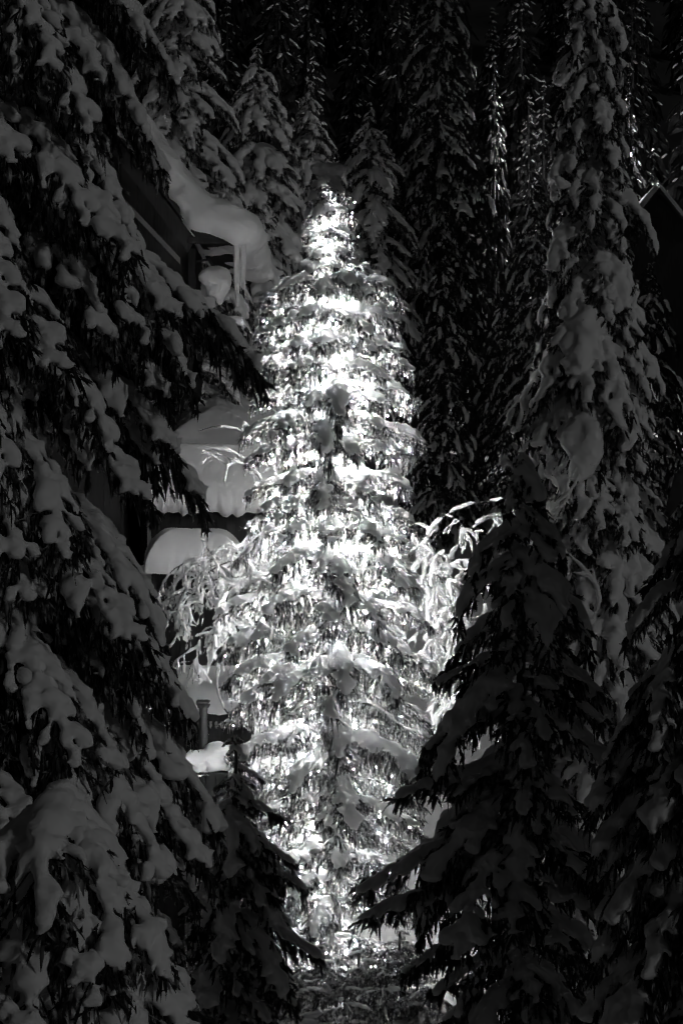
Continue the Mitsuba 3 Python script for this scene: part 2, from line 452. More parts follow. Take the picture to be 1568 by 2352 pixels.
# ------------------------------------------------------------------ the lit tree
LIT_D = 50.0
def lit_kind(z, rng):
    return rng.choice(['lit', 'hood', 'twiggy'], p=[0.98, 0.0, 0.02] if z > 14 else [0.92, 0.04, 0.04] if z > 6.5 else [0.42, 0.06, 0.52])


lit, lit_mats = spruce('tall snowy spruce covered in glowing fairy lights in the middle of the picture', LIT_D, 757, 400,
                       [(400, 22), (450, 50), (520, 62), (610, 66), (640, 120), (665, 172), (760, 168), (900, 190), (1000, 205), (1080, 192), (1180, 215), (1300, 232), (1450, 258), (1600, 262), (1750, 262), (1900, 240), (2100, 205), (2300, 215)],
                       lit_kind, 11, spacing=0.6, per=9, base_z=0.0, jitter=0.1, back=0.6, tier=0.1, slim=0.22, name='christmas_tree')
p0 = at(752, 388, LIT_D)
for i, (X, Y, out) in enumerate(((778, 955, 1.9), (757, 1060, 1.95), (745, 1185, 2.1), (798, 1390, 2.3), (798, 1580, 2.5), (662, 1625, 2.3), (775, 1745, 2.5), (925, 1610, 1.9), (945, 1800, 2.1), (812, 1890, 2.5), (600, 1470, 1.7), (690, 1830, 2.2))):
    tip_bough(lit, 757, LIT_D, at(X, Y, LIT_D - out), 'hood', 500 + i)
for i, (X, Y, dd) in enumerate(((590, 735, -0.3), (612, 700, 0.3), (650, 745, -0.9), (928, 705, 0.1), (905, 735, -0.6), (880, 690, 0.5), (945, 850, 0.1), (962, 915, -0.2), (970, 1015, 0), (600, 890, -0.3), (592, 985, -0.2))):
    lit_mats.append(tip_bough(lit, 757, LIT_D, at(X, Y, LIT_D + dd), 'lit', 560 + i))
rng = np.random.default_rng(3)
part(lit, 'snow_cap', blob_mesh([p0 + rng.uniform(-1, 1, 3) * [0.28, 0.16, 0.06] for k in range(14)] + [p0 + [0.03, 0, -0.2], p0 + [-0.05, 0, -0.12]], list(rng.uniform(0.07, 0.15, 14)) + [0.12, 0.13], 0.03, 0.85, 0.03, 0.09, 7, 9), 'snow', True)
part(lit, 'snow_cap', blob_mesh([p0 + [0.02 * k, 0, -0.42 - 0.1 * k] for k in range(3)], [0.1, 0.11, 0.12], 0.03, 0.9, 0.03, 0.06, 7, 10), 'snow', True)

# strings of lights: each winds round the tree through its own band of height; every bulb is a piece of its own
bulb_v, bulb_f = (lambda m: (np.array(m.vertices), np.array(m.faces)))(trimesh.creation.icosphere(subdivisions=1, radius=0.012))
words = ['uppermost', 'second', 'third', 'fourth', 'fifth', 'sixth', 'seventh', 'lowest']
rng = np.random.default_rng(77)
boughs = sorted(lit_mats, key=lambda q: -q[0][2])
for bi in range(8):
    st = thing('fairy_light_string', f'white fairy lights wound round the glowing spruce, {words[bi]} of its eight strings' + (' from the top' if 0 < bi < 7 else ''), 'fairy lights', 'fairy light strings on the spruce')
    mine = boughs[bi * len(boughs) // 8:(bi + 1) * len(boughs) // 8]
    path, sel = [], []
    for sp in mine:                                # out along the bough, under its snow, and back to the trunk
        ln = np.linalg.norm(np.diff(sp, axis=0), axis=1).sum()
        m = max(3, int(ln / 0.07))
        for t in np.linspace(0.08, 0.9, m):
            p = np.array([np.interp(t, np.linspace(0, 1, len(sp)), sp[:, i]) for i in range(3)])
            p = p + rng.normal(0, 0.07, 3) - [0, 0, rng.uniform(0.05, 0.3)]
            path.append(p)
            keep = np.interp(p[2], [0, 4, 6.5, 7.5, 9, 11, 12.5, 15, 17.5], [0.4, 0.42, 0.6, 1.2, 1.7, 1.45, 1.05, 0.85, 0.9])
            if rng.uniform() < 0.62 * keep * (1.12 - 0.75 * t):
                sel.append(p - [0, 0, 0.02])
        path.append(sp[1] - [0, 0, 0.1])
    part(st, 'cable', tube(np.array(path), 0.004, 3), 'cable', True)
    sel = np.array(sel)
    key = part(st, 'bulb', (np.vstack(bulb_v[None] + sel[:, None]), np.vstack(bulb_f[None] + (np.arange(len(sel)) * len(bulb_v))[:, None, None])), 'bulb_plastic', True)
    scene[key]['emitter'] = {'type': 'area', 'radiance': grey(BULB_RADIANCE)}
    labels[key] = {'kind': 'stuff'}


# ------------------------------------------------------------------ the snow-laden spruces around it
spruce('huge snow-laden spruce filling the left side of the picture from top to bottom', 30, -120, -1000,
       [(60, 430), (150, 440), (250, 455), (330, 480), (420, 400), (500, 430), (600, 510), (760, 590), (860, 600), (950, 520), (1130, 570), (1350, 535), (1580, 560), (1830, 615), (1960, 585), (2300, 560), (2600, 560)],
       'heavy', 21, spacing=0.42, per=8, jitter=0.14, back=0.3)
big = 'spruce_tree'
for i, (X, Y, dd) in enumerate(((375, 385, 0.3), (345, 275, -0.4), (330, 150, 0.2), (395, 110, 0.8), (475, 765, 0.2), (552, 862, 0.9), (455, 1135, 0.1), (375, 895, -0.6), (440, 1590, 0.0), (500, 1840, 0.2), (470, 1970, -0.4), (250, 470, -0.8))):
    tip_bough(big, -120, 30, at(X, Y, 30 + dd), 'heavy', 700 + i)
spruce('small spruce smothered in smooth thick snow in the bottom left corner', 24, 130, 1800,
       [(1850, 30), (1950, 110), (2050, 190), (2200, 300), (2350, 350), (2600, 420)], 'smother', 22, spacing=0.3, per=7, jitter=0.12, back=0.3)
spruce('dark young spruce in front of the lower left foot of the glowing spruce', 33, 535, 1680,
       [(1700, 12), (1780, 40), (1850, 70), (1960, 95), (2020, 110), (2200, 140), (2300, 170), (2500, 200)], ['fan', 'fan', 'hang'], 23, spacing=0.36, per=7, jitter=0.3, back=0.5)
spruce('dark pointed spruce standing in shade just right of the glowing spruce', 30, 1195, 1035,
       [(1060, 18), (1150, 60), (1300, 105), (1400, 150), (1560, 185), (1700, 200), (1830, 280), (1950, 220), (2060, 330), (2180, 330), (2300, 215), (2500, 260)],
       ['heavy', 'fan', 'fan', 'hang'], 24, spacing=0.46, per=7, jitter=0.27, back=0.35, tier=0.15)
for i, (X, Y, dd) in enumerate(((900, 1838, -0.3), (832, 2062, -0.5), (838, 2182, -0.7), (1008, 1568, 0), (985, 1700, -0.3))):
    tip_bough('spruce_tree_003', 1195, 30, at(X, Y, 30 + dd), 'fan', 800 + i)
for i, (X, Y, dd) in enumerate(((642, 1880, -0.2), (674, 1985, -0.3), (702, 2040, 0.1), (735, 2200, -0.3), (600, 1790, 0))):
    tip_bough('spruce_tree_002', 535, 33, at(X, Y, 33 + dd), 'fan', 820 + i)
spruce('tall spruce hung with thick bright clumps of snow at the upper right', 46, 1355, -80,
       [(-60, 20), (60, 62), (150, 78), (300, 88), (450, 98), (600, 98), (700, 112), (850, 145), (950, 195), (1050, 180), (1200, 160), (1300, 175), (1600, 220)],
       'hang', 25, spacing=0.4, per=7, jitter=0.2, back=0.25)
for i, (X, Y, dd) in enumerate(((1165, 1000, -0.5), (1235, 1015, -1.1), (1270, 640, -0.5), (1262, 470, -0.3), (1500, 575, -0.4), (1275, 1330, -1.0), (1470, 1290, -0.9), (1350, 860, -1.3), (1370, 1090, -1.6), (1435, 720, -0.8), (1300, 230, -0.3), (1425, 120, -0.2))):
    tip_bough('spruce_tree_004', 1355, 46, at(X, Y, 46 + dd), 'heavy' if i < 2 else 'hang' if i in (4, 5, 6) else 'clump', 840 + i)
spruce('dark spruce reaching in from the right edge at half height', 27, 1660, 300,
       [(320, 10), (900, 45), (1150, 80), (1300, 150), (1400, 215), (1500, 245), (1650, 250), (1800, 300), (2000, 290), (2300, 320), (2600, 330)], 'heavy', 26, spacing=0.36, per=7, jitter=0.15, back=0.2)
spruce('black spruce right behind the tip of the glowing spruce, cut by the top edge', 90, 1005, -180,
       [(-100, 20), (60, 78), (200, 95), (350, 105), (500, 150), (560, 165), (700, 150), (900, 140), (1100, 140)], 'sparse', 27, spacing=0.42, per=7, jitter=0.2, back=0.25, base_z=8)
spruce('slim dark spruce seen beside the right flank of the glowing spruce', 84, 1020, 590,
       [(610, 12), (680, 45), (750, 45), (850, 75), (1000, 80), (1100, 100), (1250, 130), (1700, 150)], 'sparse', 28, spacing=0.4, per=6, jitter=0.2, back=0.25, base_z=8)
spruce('black spruce between the slim dark spruce and the bright snow-hung spruce', 86, 1235, 420,
       [(440, 15), (560, 55), (700, 90), (850, 105), (1050, 130)], 'sparse', 29, spacing=0.42, per=6, jitter=0.2, back=0.25, base_z=8)
spruce('dark spruce below the chalet gable at the right edge', 80, 1490, 600,
       [(620, 12), (720, 50), (900, 95), (1100, 130), (1300, 150), (1500, 160)], 'sparse', 34, spacing=0.45, per=6, jitter=0.2, back=0.25, base_z=8)
spruce('dark spruce in the gap between the pointed foreground spruce and the clumped spruce', 88, 1165, 640,
       [(660, 12), (760, 50), (900, 85), (1100, 110), (1300, 120)], 'sparse', 35, spacing=0.45, per=6, jitter=0.2, back=0.25, base_z=8)
spruce('snowy spruce behind the steep chalet roof at the upper left', 68, 410, -260,
       [(-220, 15), (60, 95), (200, 120), (300, 140), (500, 160), (700, 180), (900, 190), (1300, 200)], 'heavy', 30, spacing=0.45, per=7, jitter=0.2, back=0.2, base_z=4)
spruce('snowy spruce right of the chalet icicles, its tip below the top edge', 72, 590, 105,
       [(120, 10), (250, 75), (400, 120), (550, 145), (700, 160), (900, 180), (1300, 190)], 'heavy', 31, spacing=0.5, per=7, jitter=0.2, back=0.2, base_z=5)
spruce('dim snowy spruce just left behind the snow cap of the glowing spruce', 80, 712, 180,
       [(200, 10), (350, 65), (500, 105), (700, 140), (900, 160)], 'heavy', 32, spacing=0.55, per=7, jitter=0.2, back=0.2, base_z=6)
spruce('dim snowy spruce just right behind the snow cap of the glowing spruce', 84, 850, 230,
       [(250, 10), (400, 75), (600, 120), (800, 140)], 'heavy', 33, spacing=0.55, per=7, jitter=0.2, back=0.2, base_z=6)


# ------------------------------------------------------------------ the forest on the hillside: four models
def far_spruce(seed):
    rng = np.random.default_rng(seed)
    H, Rm = 18.0 + 3 * rng.uniform(), 2.0 + 0.5 * rng.uniform()
    P, D, L, R, C = [], [], [], [], []
    z = H - 0.4
    while z > 1.0:
        r = Rm * min(1, ((H - z) / H) ** 0.75 * 1.25) * rng.uniform(0.8, 1.1)
        for k in range(max(3, int(4 + 1.5 * r))):
            az = rng.uniform(0, 2 * PI)
            rr = r * rng.uniform(0.6, 1.1)
            o = np.array([math.cos(az), math.sin(az), 0])
            for j in range(2):
                t = rng.uniform(0.15, 0.75)
                P.append(o * rr * t + [0, 0, z - rr * t * 0.5])
                D.append(o * 0.8 + rng.normal(0, 0.35, 3) + [0, 0, -0.9])
                L.append(rr * rng.uniform(0.4, 0.75))
                R.append(0.08 + 0.05 * rr)
            if rng.uniform() < 0.5:
                for j in range(rng.integers(1, 3)):
                    t = rng.uniform(0.35, 1.0)
                    C.append((o * rr * t + [rng.normal(0, 0.08), rng.normal(0, 0.08), z - rr * t * 0.62 + 0.07], rng.uniform(0.03, 0.09) + 0.03 * rr, az))
        z -= 0.42 * rng.uniform(0.7, 1.2)
    v, f, _ = strands(np.array(P), np.array(D), np.array(L), np.array(R), np.full(len(P), 0.3), 4, 3, 0.7, rng)
    ico = trimesh.creation.icosphere(subdivisions=0)
    bv, bf = np.array(ico.vertices), np.array(ico.faces)
    blobs = []
    for c, r, az in C:
        w = bv * np.array([rng.uniform(1.3, 2.4), rng.uniform(0.6, 1.1), 0.6]) * r * (1 + 0.25 * rng.uniform(-1, 1, (len(bv), 1)))
        w[:, 2] -= 0.7 * w[:, 0]
        w = w @ np.array([[math.cos(az), math.sin(az), 0], [-math.sin(az), math.cos(az), 0], [0, 0, 1]])
        blobs.append((w + c, bf))
    return (v, f), join(blobs), trunk_mesh(0, 0, -1, H, 0.22, 0.02, seed, 8), H


far = []
for va in range(4):
    crown, snow, trunk, H = far_spruce(900 + va)
    scene[f'far_spruce_model_{va}'] = {'type': 'shapegroup', 'trunk': mikit.ply(trunk, 'bark', smooth=True),
                                       'crown': mikit.ply(crown, 'speckled', smooth=False, color=frost(crown[0], 0.02, 0.06, 3, 0.55, 0.8, va)),
                                       'snow': mikit.ply(snow, 'snow', smooth=True)}
    far.append(H)


def far_tree(p, height, rng, label, group=None, name='distant_spruce', wide=1.0):
    va = rng.integers(4)
    key = thing(name, label, 'tree', group)
    s = height / far[va]
    scene[key] = {'type': 'instance', 'shape': {'type': 'ref', 'id': f'far_spruce_model_{va}'},
                  'to_world': (T().translate(list(map(float, p))).rotate([0, 0, 1], float(rng.uniform(0, 360))).scale([s * wide, s * wide, s]))}
    labels[key + '__snow'] = labels[key + '__crown'] = {'kind': 'stuff'}
    return key


rng = np.random.default_rng(404)
for row, y in enumerate([118, 128, 142, 160, 180, 204, 230]):
    half = y * 784 / FOC + 4
    step = 3.4 + 0.006 * y
    x = -half + rng.uniform(0, step)
    while x < half:
        xx, yy = x + rng.normal(0, 0.8), y + rng.normal(0, 3)
        far_tree([xx, yy, float(ground_z(xx, yy)) - 0.4], rng.uniform(13, 23), rng, 'dark snow-dusted spruce among the trees of the far forested hillside', 'spruces on the far hillside')
        x += step * rng.uniform(0.8, 1.3)

# tall trees that go on beyond the right edge of the picture and keep the glow from what stands behind them
rng2 = np.random.default_rng(5)
spots = [(6.9, 26.4, 18), (8.0, 25.4, 19), (7.6, 27.6, 19), (9.4, 24.6, 20)]
for tx, ty in ((3.2, 84), (3.7, 90), (5.2, 90), (7.0, 86), (6.2, 88), (10.6, 80)):
    for k in (17, 21, 25):
        spots.append((tx + math.sin(AZ) * k + rng2.normal(0, 0.4), ty - math.cos(AZ) * k + rng2.normal(0, 0.4), rng2.uniform(34, 42)))
for x, y, h in spots:
    far_tree([x, y, float(ground_z(x, y)) - 0.5], h, rng, 'tall spruce of the wood that goes on beyond the right edge of the picture', 'spruces beyond the right edge', 'spruce_tree', 1.05)


# ------------------------------------------------------------------ bare trees and bushes under wet snow
def bare_tree(label, base, limbs, seed, thick=0.055, subs=5, sub_len=0.9, hang=1.6, h=0.032, cat='tree', twigs=2, rad=0.03, name='bare_tree'):
    """limbs: lists of points (relative to base) that the main branches pass through; side shoots arch over and hang."""
    rng = np.random.default_rng(seed)
    key = thing(name, label, cat)
    for li, pts in enumerate(limbs):
        pts = np.asarray(pts, float) + base
        u = np.linspace(0, 1, 26)
        sp = trimesh.path.simplify.resample_spline(pts, smooth=0.0, count=26, degree=min(3, len(pts) - 1)) if len(pts) > 2 else pts[0] + (pts[1] - pts[0]) * u[:, None]
        lines = [(sp, rad)]
        for _ in range(subs):
            i = rng.integers(7, 25)
            d = (sp[i] - sp[i - 1])
            d = d / np.linalg.norm(d) * 0.5 + rng.normal(0, 0.55, 3) * [1, 0.7, 0.6]
            p, line = sp[i], [sp[i]]
            ll = sub_len * rng.uniform(0.5, 1.3)
            for j in range(12):
                p = p + d / np.linalg.norm(d) * ll / 12
                d = d / np.linalg.norm(d) + np.array([0, 0, -hang * ll / 12]) + rng.normal(0, 0.12, 3)
                line.append(p)
            lines.append((np.array(line), rad * 0.4))
            for _ in range(twigs):
                k = rng.integers(3, 12)
                d2 = rng.normal(0, 0.6, 3) + [0, 0, -0.5 * hang]
                q, l2 = line[k], [line[k]]
                for j in range(7):
                    q = q + d2 / np.linalg.norm(d2) * ll * 0.07
                    d2 = d2 / np.linalg.norm(d2) + np.array([0, 0, -hang * 0.12]) + rng.normal(0, 0.2, 3)
                    l2.append(q)
                lines.append((np.array(l2), rad * 0.25))
        C, R = [], []
        wood = []
        for ln, r0 in lines:
            wood.append(tube(ln, np.linspace(r0, r0 * 0.4, len(ln)), 5))
            L = np.linalg.norm(np.diff(ln, axis=0), axis=1).sum()
            w = np.linspace(0, 1, len(ln))
            ph = rng.uniform(0, 99)
            main = ln is sp
            t = np.arange(0.02, 1.0, 0.035 / L)
            nn = meshkit.noise(np.stack([t * L * 3.5 + ph, 0 * t, 0 * t], 1), 5)
            r = thick * (0.35 + 0.85 * nn) * (1.1 if main else 0.72)
            p = np.stack([np.interp(t, w, ln[:, i]) for i in range(3)], 1)
            p[:, 2] += 0.6 * r
            C.extend(p[nn > 0.3])
            R.extend(r[nn > 0.3])
        b = part(key, 'branch', join(wood), 'bark', True)
        labels[part(b, 'snow', blob_mesh(C, R, h, 1.0, 0.011, 0.02, 9, seed + li), 'snow', True)] = {'kind': 'stuff'}
    return key


def px(points, depth, base):
    return [at(X, Y, depth + dy) - base for X, Y, dy in points]


B = at(612, 1700, 52.6)
bare_tree('bare drooping tree matted with clotted snow left of the glowing spruce', B,
          [px([(612, 1700, 0), (600, 1450, 0), (490, 1290, 0), (440, 1285, 0.2), (408, 1390, 0.3)], 52.6, B), px([(612, 1700, 0), (600, 1400, 0), (540, 1260, 0.2), (590, 1250, 0.2), (610, 1330, 0.2)], 52.6, B),
           px([(612, 1700, 0), (600, 1480, -0.3), (430, 1370, -0.4), (405, 1450, -0.5)], 52.6, B), px([(612, 1700, 0), (600, 1500, -0.5), (500, 1420, -0.7), (455, 1500, -0.9), (450, 1540, -0.9)], 52.6, B),
           px([(612, 1700, 0), (600, 1480, -0.4), (540, 1400, -0.8), (500, 1480, -1)], 52.6, B),
           px([(612, 1700, 0), (600, 1400, 0.2), (470, 1310, 0.3), (425, 1320, 0.4), (395, 1420, 0.4)], 52.6, B), px([(612, 1700, 0), (600, 1380, 0), (500, 1330, -0.2), (455, 1350, -0.4), (430, 1430, -0.5)], 52.6, B),
           px([(612, 1700, 0), (600, 1420, -0.3), (570, 1330, -0.5), (540, 1340, -0.8), (510, 1400, -0.9)], 52.6, B), px([(612, 1700, 0), (590, 1330, 0.1), (530, 1265, 0.1), (470, 1275, 0.2), (400, 1350, 0.3)], 52.6, B), px([(612, 1700, 0), (600, 1360, -0.2), (560, 1290, -0.2), (500, 1300, -0.3), (450, 1380, -0.3)], 52.6, B)], 51, thick=0.034, subs=20, sub_len=0.85, hang=2.0, twigs=6, h=0.025)
B = at(990, 1700, 52.8)
bare_tree('bare tree with arching snow-plastered branches right of the glowing spruce', B,
          [px([(985, 1700, 0), (980, 1350, 0), (990, 1215, 0), (1060, 1165, -0.2), (1150, 1150, -0.4)], 52.8, B), px([(1000, 1700, 0), (1010, 1400, 0), (1060, 1240, -0.2), (1130, 1190, -0.3), (1150, 1240, -0.3)], 52.8, B),
           px([(1000, 1700, 0), (1000, 1420, -0.3), (1040, 1300, -0.5), (1090, 1340, -0.6), (1110, 1420, -0.6)], 52.8, B), px([(1000, 1700, 0), (985, 1450, -0.6), (1000, 1320, -0.8), (1050, 1380, -0.9), (1060, 1500, -0.9)], 52.8, B),
           px([(1000, 1700, 0), (1030, 1500, -0.6), (1030, 1400, -0.8), (1000, 1450, -0.9)], 52.8, B)], 52, thick=0.045, subs=18, sub_len=0.9, hang=1.8, twigs=6, h=0.026)
B = at(1240, 1500, 44)
bare_tree('thin bare tree with frosted curling twigs beside the bright clumped spruce', B,
          [px([(1240, 1500, 0), (1250, 1250, 0), (1300, 1150, 0), (1330, 1090, 0)], 44, B), px([(1240, 1500, 0), (1235, 1230, 0), (1260, 1180, 0), (1310, 1130, -0.2)], 44, B),
           px([(1240, 1500, 0), (1250, 1220, -0.2), (1220, 1130, -0.2), (1255, 1095, -0.2), (1280, 1120, -0.2)], 44, B)], 53, thick=0.03, subs=9, sub_len=0.6, hang=1.0, h=0.026, rad=0.018)
B = at(640, 1700, 53.5)
bare_tree('bare branches with snow reaching in front of the middle chalet roof', B,
          [px([(640, 1700, 0), (630, 1200, 0), (590, 1010, 0), (520, 980, 0), (455, 990, 0)], 53.5, B), px([(640, 1700, 0), (620, 1180, 0), (570, 1060, 0), (500, 1030, 0), (465, 1040, 0)], 53.5, B),
           px([(640, 1700, 0), (620, 1200, 0), (590, 1090, 0), (540, 1060, 0), (515, 1110, 0)], 53.5, B)], 54, thick=0.032, subs=7, sub_len=0.55, hang=0.7, h=0.028, rad=0.02)
for i, (X, Y, dep, w, lab) in enumerate(((690, 2215, 46.4, 100, 'frosted seedling spruce left of the foot of the glowing spruce'), (790, 2235, 46.0, 95, 'lowest frosted seedling spruce in the middle of the bottom edge'), (880, 2200, 46.8, 100, 'frosted seedling spruce right of the foot of the glowing spruce'),
                                         (965, 2225, 46.5, 95, 'frosted seedling spruce next to the dark pointed spruce at the bottom edge'), (615, 2170, 47.2, 100, 'frosted seedling spruce behind the dark young spruce'), (745, 2150, 47.6, 90, 'frosted seedling spruce straight under the lowest branches of the glowing spruce'),
                                         (835, 2150, 47.4, 85, 'tallest frosted seedling spruce at the foot of the glowing spruce'), (925, 2130, 47.7, 90, 'frosted seedling spruce under the right skirt of the glowing spruce'), (470, 2170, 46.8, 100, 'frosted seedling spruce in the gap left of the dark young spruce'))):
    spruce(lab, dep, X, Y, [(Y + 10, 12), (Y + 70, w * 0.75), (Y + 150, w * 1.15)], 'twiggy', 940 + i, spacing=0.3, per=6, jitter=0.25, back=0.5, name='seedling_spruce', base_z=-0.4)


# ------------------------------------------------------------------ chalets
def snow_slab(c00, c10, c11, c01, t, nx, ny, seed, jag=0.0, up=(0, 0, 1), edge=0.35):
    """Snow lying on a roof plane; c00-c10 is the eave. jag: how raggedly it hangs over the eave."""
    u, v = np.linspace(0, 1, nx), np.linspace(0, 1, ny)
    U, V = np.meshgrid(u, v, indexing='ij')
    c00, c10, c11, c01, up = (np.asarray(q, float) for q in (c00, c10, c11, c01, up))
    P = ((1 - U) * (1 - V))[..., None] * c00 + (U * (1 - V))[..., None] * c10 + (U * V)[..., None] * c11 + ((1 - U) * V)[..., None] * c01
    lu, lv = np.linalg.norm(c10 - c00), np.linalg.norm(c01 - c00)
    du, dv = np.minimum(U, 1 - U) * lu, np.minimum(V, 1 - V) * lv
    e = np.clip(np.minimum(du, dv) / edge, 0, 1)
    prof = np.sqrt(1 - (1 - e) ** 2)
    bump = 0.22 * (meshkit.fbm(P * 1.1, 3, seed) - 0.5) + 0.05 * (meshkit.fbm(P * 6, 2, seed + 3) - 0.5)
    top = P + up * (t * prof * (1 + bump))[..., None]
    if jag:
        down = (c00 - c01) / lv
        j = jag * (1.1 * meshkit.fbm(np.stack([U * lu * 1.7, 0 * U, 0 * U], -1), 2, seed + 9) + 0.7 * meshkit.noise(np.stack([U * lu * 8, 0 * U, 0 * U], -1), seed + 4) ** 2)
        top = top + (j * np.clip(1 - V * lv / 0.5, 0, 1))[..., None] * (down + [0, 0, -0.6])
    bot = P - up * 0.01
    vs = np.vstack([top.reshape(-1, 3), bot.reshape(-1, 3)])
    i, j = np.meshgrid(np.arange(nx - 1), np.arange(ny - 1), indexing='ij')
    q = np.stack([i * ny + j, (i + 1) * ny + j, (i + 1) * ny + j + 1, i * ny + j + 1], -1).reshape(-1, 4)
    N = nx * ny
    rim = [(k * ny, (k + 1) * ny) for k in range(nx - 1)] + [((nx - 1) * ny + k, (nx - 1) * ny + k + 1) for k in range(ny - 1)] + [((k + 1) * ny + ny - 1, k * ny + ny - 1) for k in range(nx - 1)] + [(k + 1, k) for k in range(ny - 1)]
    s = [(a, a + N, b + N, b) for a, b in rim]
    q = np.vstack([q, q[:, ::-1] + N, np.array(s)])
    return vs, np.vstack([q[:, [0, 1, 2]], q[:, [0, 2, 3]]])


# the chalet at the upper left, seen from below its gable
A = thing('chalet', 'dark wooden chalet with a steep roof under thick snow at the upper left', 'house')
RX, RZ, EX, EZ, KX, KZ = -7.5, 22.6, -2.62, 17.42, -3.62, 17.6
y0, y1 = 60.0, 68.0
board = 0.16
roof = [(RX, RZ), (KX, KZ), (EX, EZ), (EX, EZ - board), (KX, KZ - board - 0.05), (RX, RZ - board - 0.08)]
rf = part(A, 'roof', prism(roof, y0 - 1.6, y1), 'dark_wood', False)
left_roof = [(RX - 0.002, RZ), (RX - 0.002, RZ - board), (RX - 4.0, RZ - 5.1 - board), (RX - 4.0, RZ - 5.1)]
part(A, 'roof', prism(left_roof, y0 - 1.6, y1), 'dark_wood', False)
sm = [(-7.6, 22.72), (-7.4, 22.7)]
C, R = [], []
for t in np.linspace(0, 1, 30):                 # the blanket of snow, thick and round at the eave
    for yy in np.linspace(y0 - 1.55, y1, 22):
        X = RX + (KX - RX) * t
        Z = RZ + (KZ - RZ) * t
        C.append((X + 0.22, yy, Z + 0.26))
        R.append(0.42 + 0.05 * math.sin(3 * t + yy))
for t in np.linspace(0, 1, 7):
    for yy in np.linspace(y0 - 1.5, y1, 22):
        C.append((KX + 0.1 + (EX - KX) * t * 1.0, yy, KZ + 0.42 - 0.25 * t - 0.12 * t * t))
        R.append(0.47)
part(rf, 'snow', blob_mesh(C, R, 0.08, 1.0, 0.04, 0.17, 2.2, 71), 'snow', True)
part(A, 'barge_board', prism([(RX, RZ - board - 0.1), (KX - 0.05, KZ - board - 0.08), (KX - 0.22, KZ - board - 0.42), (RX, RZ - board - 0.62)], y0 - 1.55, y0 - 1.45), 'dark_wood', False)
wall_edge = lambda x: RZ - board - 0.12 + (x - RX) * (KZ - RZ) / (KX - RX)
for i in range(17):
    xa, xb = -11.4 + i * 0.44, -11.4 + i * 0.44 + 0.43
    za, zb = [(wall_edge(x) if x > RX else RZ - 0.35 + (x - RX) * 1.28) for x in (xa, xb)]
    zl = 9 if xb < -5.6 else 13.7
    part(A, 'plank', prism([(xa, zl), (xb, zl), (xb, zb), (xa, za)], y0 + 0.012 * (i % 2), y0 + 0.1), 'dark_wood', False)
part(A, 'wall', prism([(-11.3, 9), (-5.62, 9), (-5.62, 13.7), (-4.0, 13.7), (-4.0, wall_edge(-4.0) - 0.02), (RX, RZ - 0.4), (-11.3, RZ - 5.3)], y0 + 0.1, y1 - 0.6), 'dark_wood', False)
for k, dx in enumerate((0.9, 2.4)):
    x = KX - dx
    z = wall_edge(x)
    part(A, 'purlin', box((x - 0.14, y0 - 1.4, z - 0.34), (x + 0.14, y0 + 0.05, z - 0.06)), 'dark_wood', False)
part(A, 'trim_beam', prism([(RX, RZ - 2.0), (-4.15, 17.05), (-4.15, 16.88), (RX, RZ - 2.18)], y0 - 0.16, y0 - 0.04), 'pale_wall', False)
part(A, 'eave_board', box((KX - 0.25, y0 - 1.62, KZ - 0.36), (EX - 0.12, y0 - 1.5, KZ - 0.19)), 'dark_wood', False)
part(A, 'bracket', box((-3.92, y0 - 0.5, 15.9), (-3.72, y0 - 0.3, 17.25)), 'dark_wood', False)
bl = part(A, 'balcony', box((-4.2, y0 - 0.9, 15.10), (-2.55, y0 - 0.2, 15.24)), 'dark_wood', False)
part(bl, 'snow', blob_mesh([(x, y0 - 0.9 + dy, 15.34) for x in np.linspace(-3.5, -2.6, 9) for dy in (0.1, 0.35, 0.6)], [0.15 + 0.04 * math.sin(3 * k) for k in range(27)], 0.05, 0.9, 0.03, 0.05, 4, 72), 'snow', True)
ln_ = part(A, 'lamp_bracket', tube([(-3.75, y0 - 0.4, 16.9), (-3.4, y0 - 0.6, 16.95), (-3.2, y0 - 0.7, 16.7), (-3.2, y0 - 0.7, 16.0)], 0.035, 6), 'metal', True)
part(ln_, 'snow', blob_mesh([(-3.2, y0 - 0.7, 16.45), (-3.35, y0 - 0.7, 16.5), (-3.05, y0 - 0.7, 16.4), (-3.15, y0 - 0.75, 16.1), (-3.1, y0 - 0.7, 15.85), (-3.25, y0 - 0.7, 16.15), (-3.0, y0 - 0.65, 16.15)], [0.32, 0.26, 0.26, 0.2, 0.13, 0.16, 0.12], 0.045, 0.9, 0.05, 0.1, 4, 73), 'snow', True)
rng = np.random.default_rng(8)
for i in range(7):
    x = -2.66 + 0.035 * i + rng.normal(0, 0.01)
    L = rng.uniform(1.15, 1.75)
    z = np.linspace(0, 1, 14)
    part(A, 'icicle', tube(np.stack([x + 0.012 * np.sin(z * 9 + i) + 0.03 * z, np.full(14, y0 - 1.4 + rng.normal(0, 0.05)), 17.35 - L * z], 1), 0.055 * (1 - z) ** 0.7 + 0.012 * (1 - z) * np.sin(z * 40 + i) + 0.006, 7), 'ice', True)

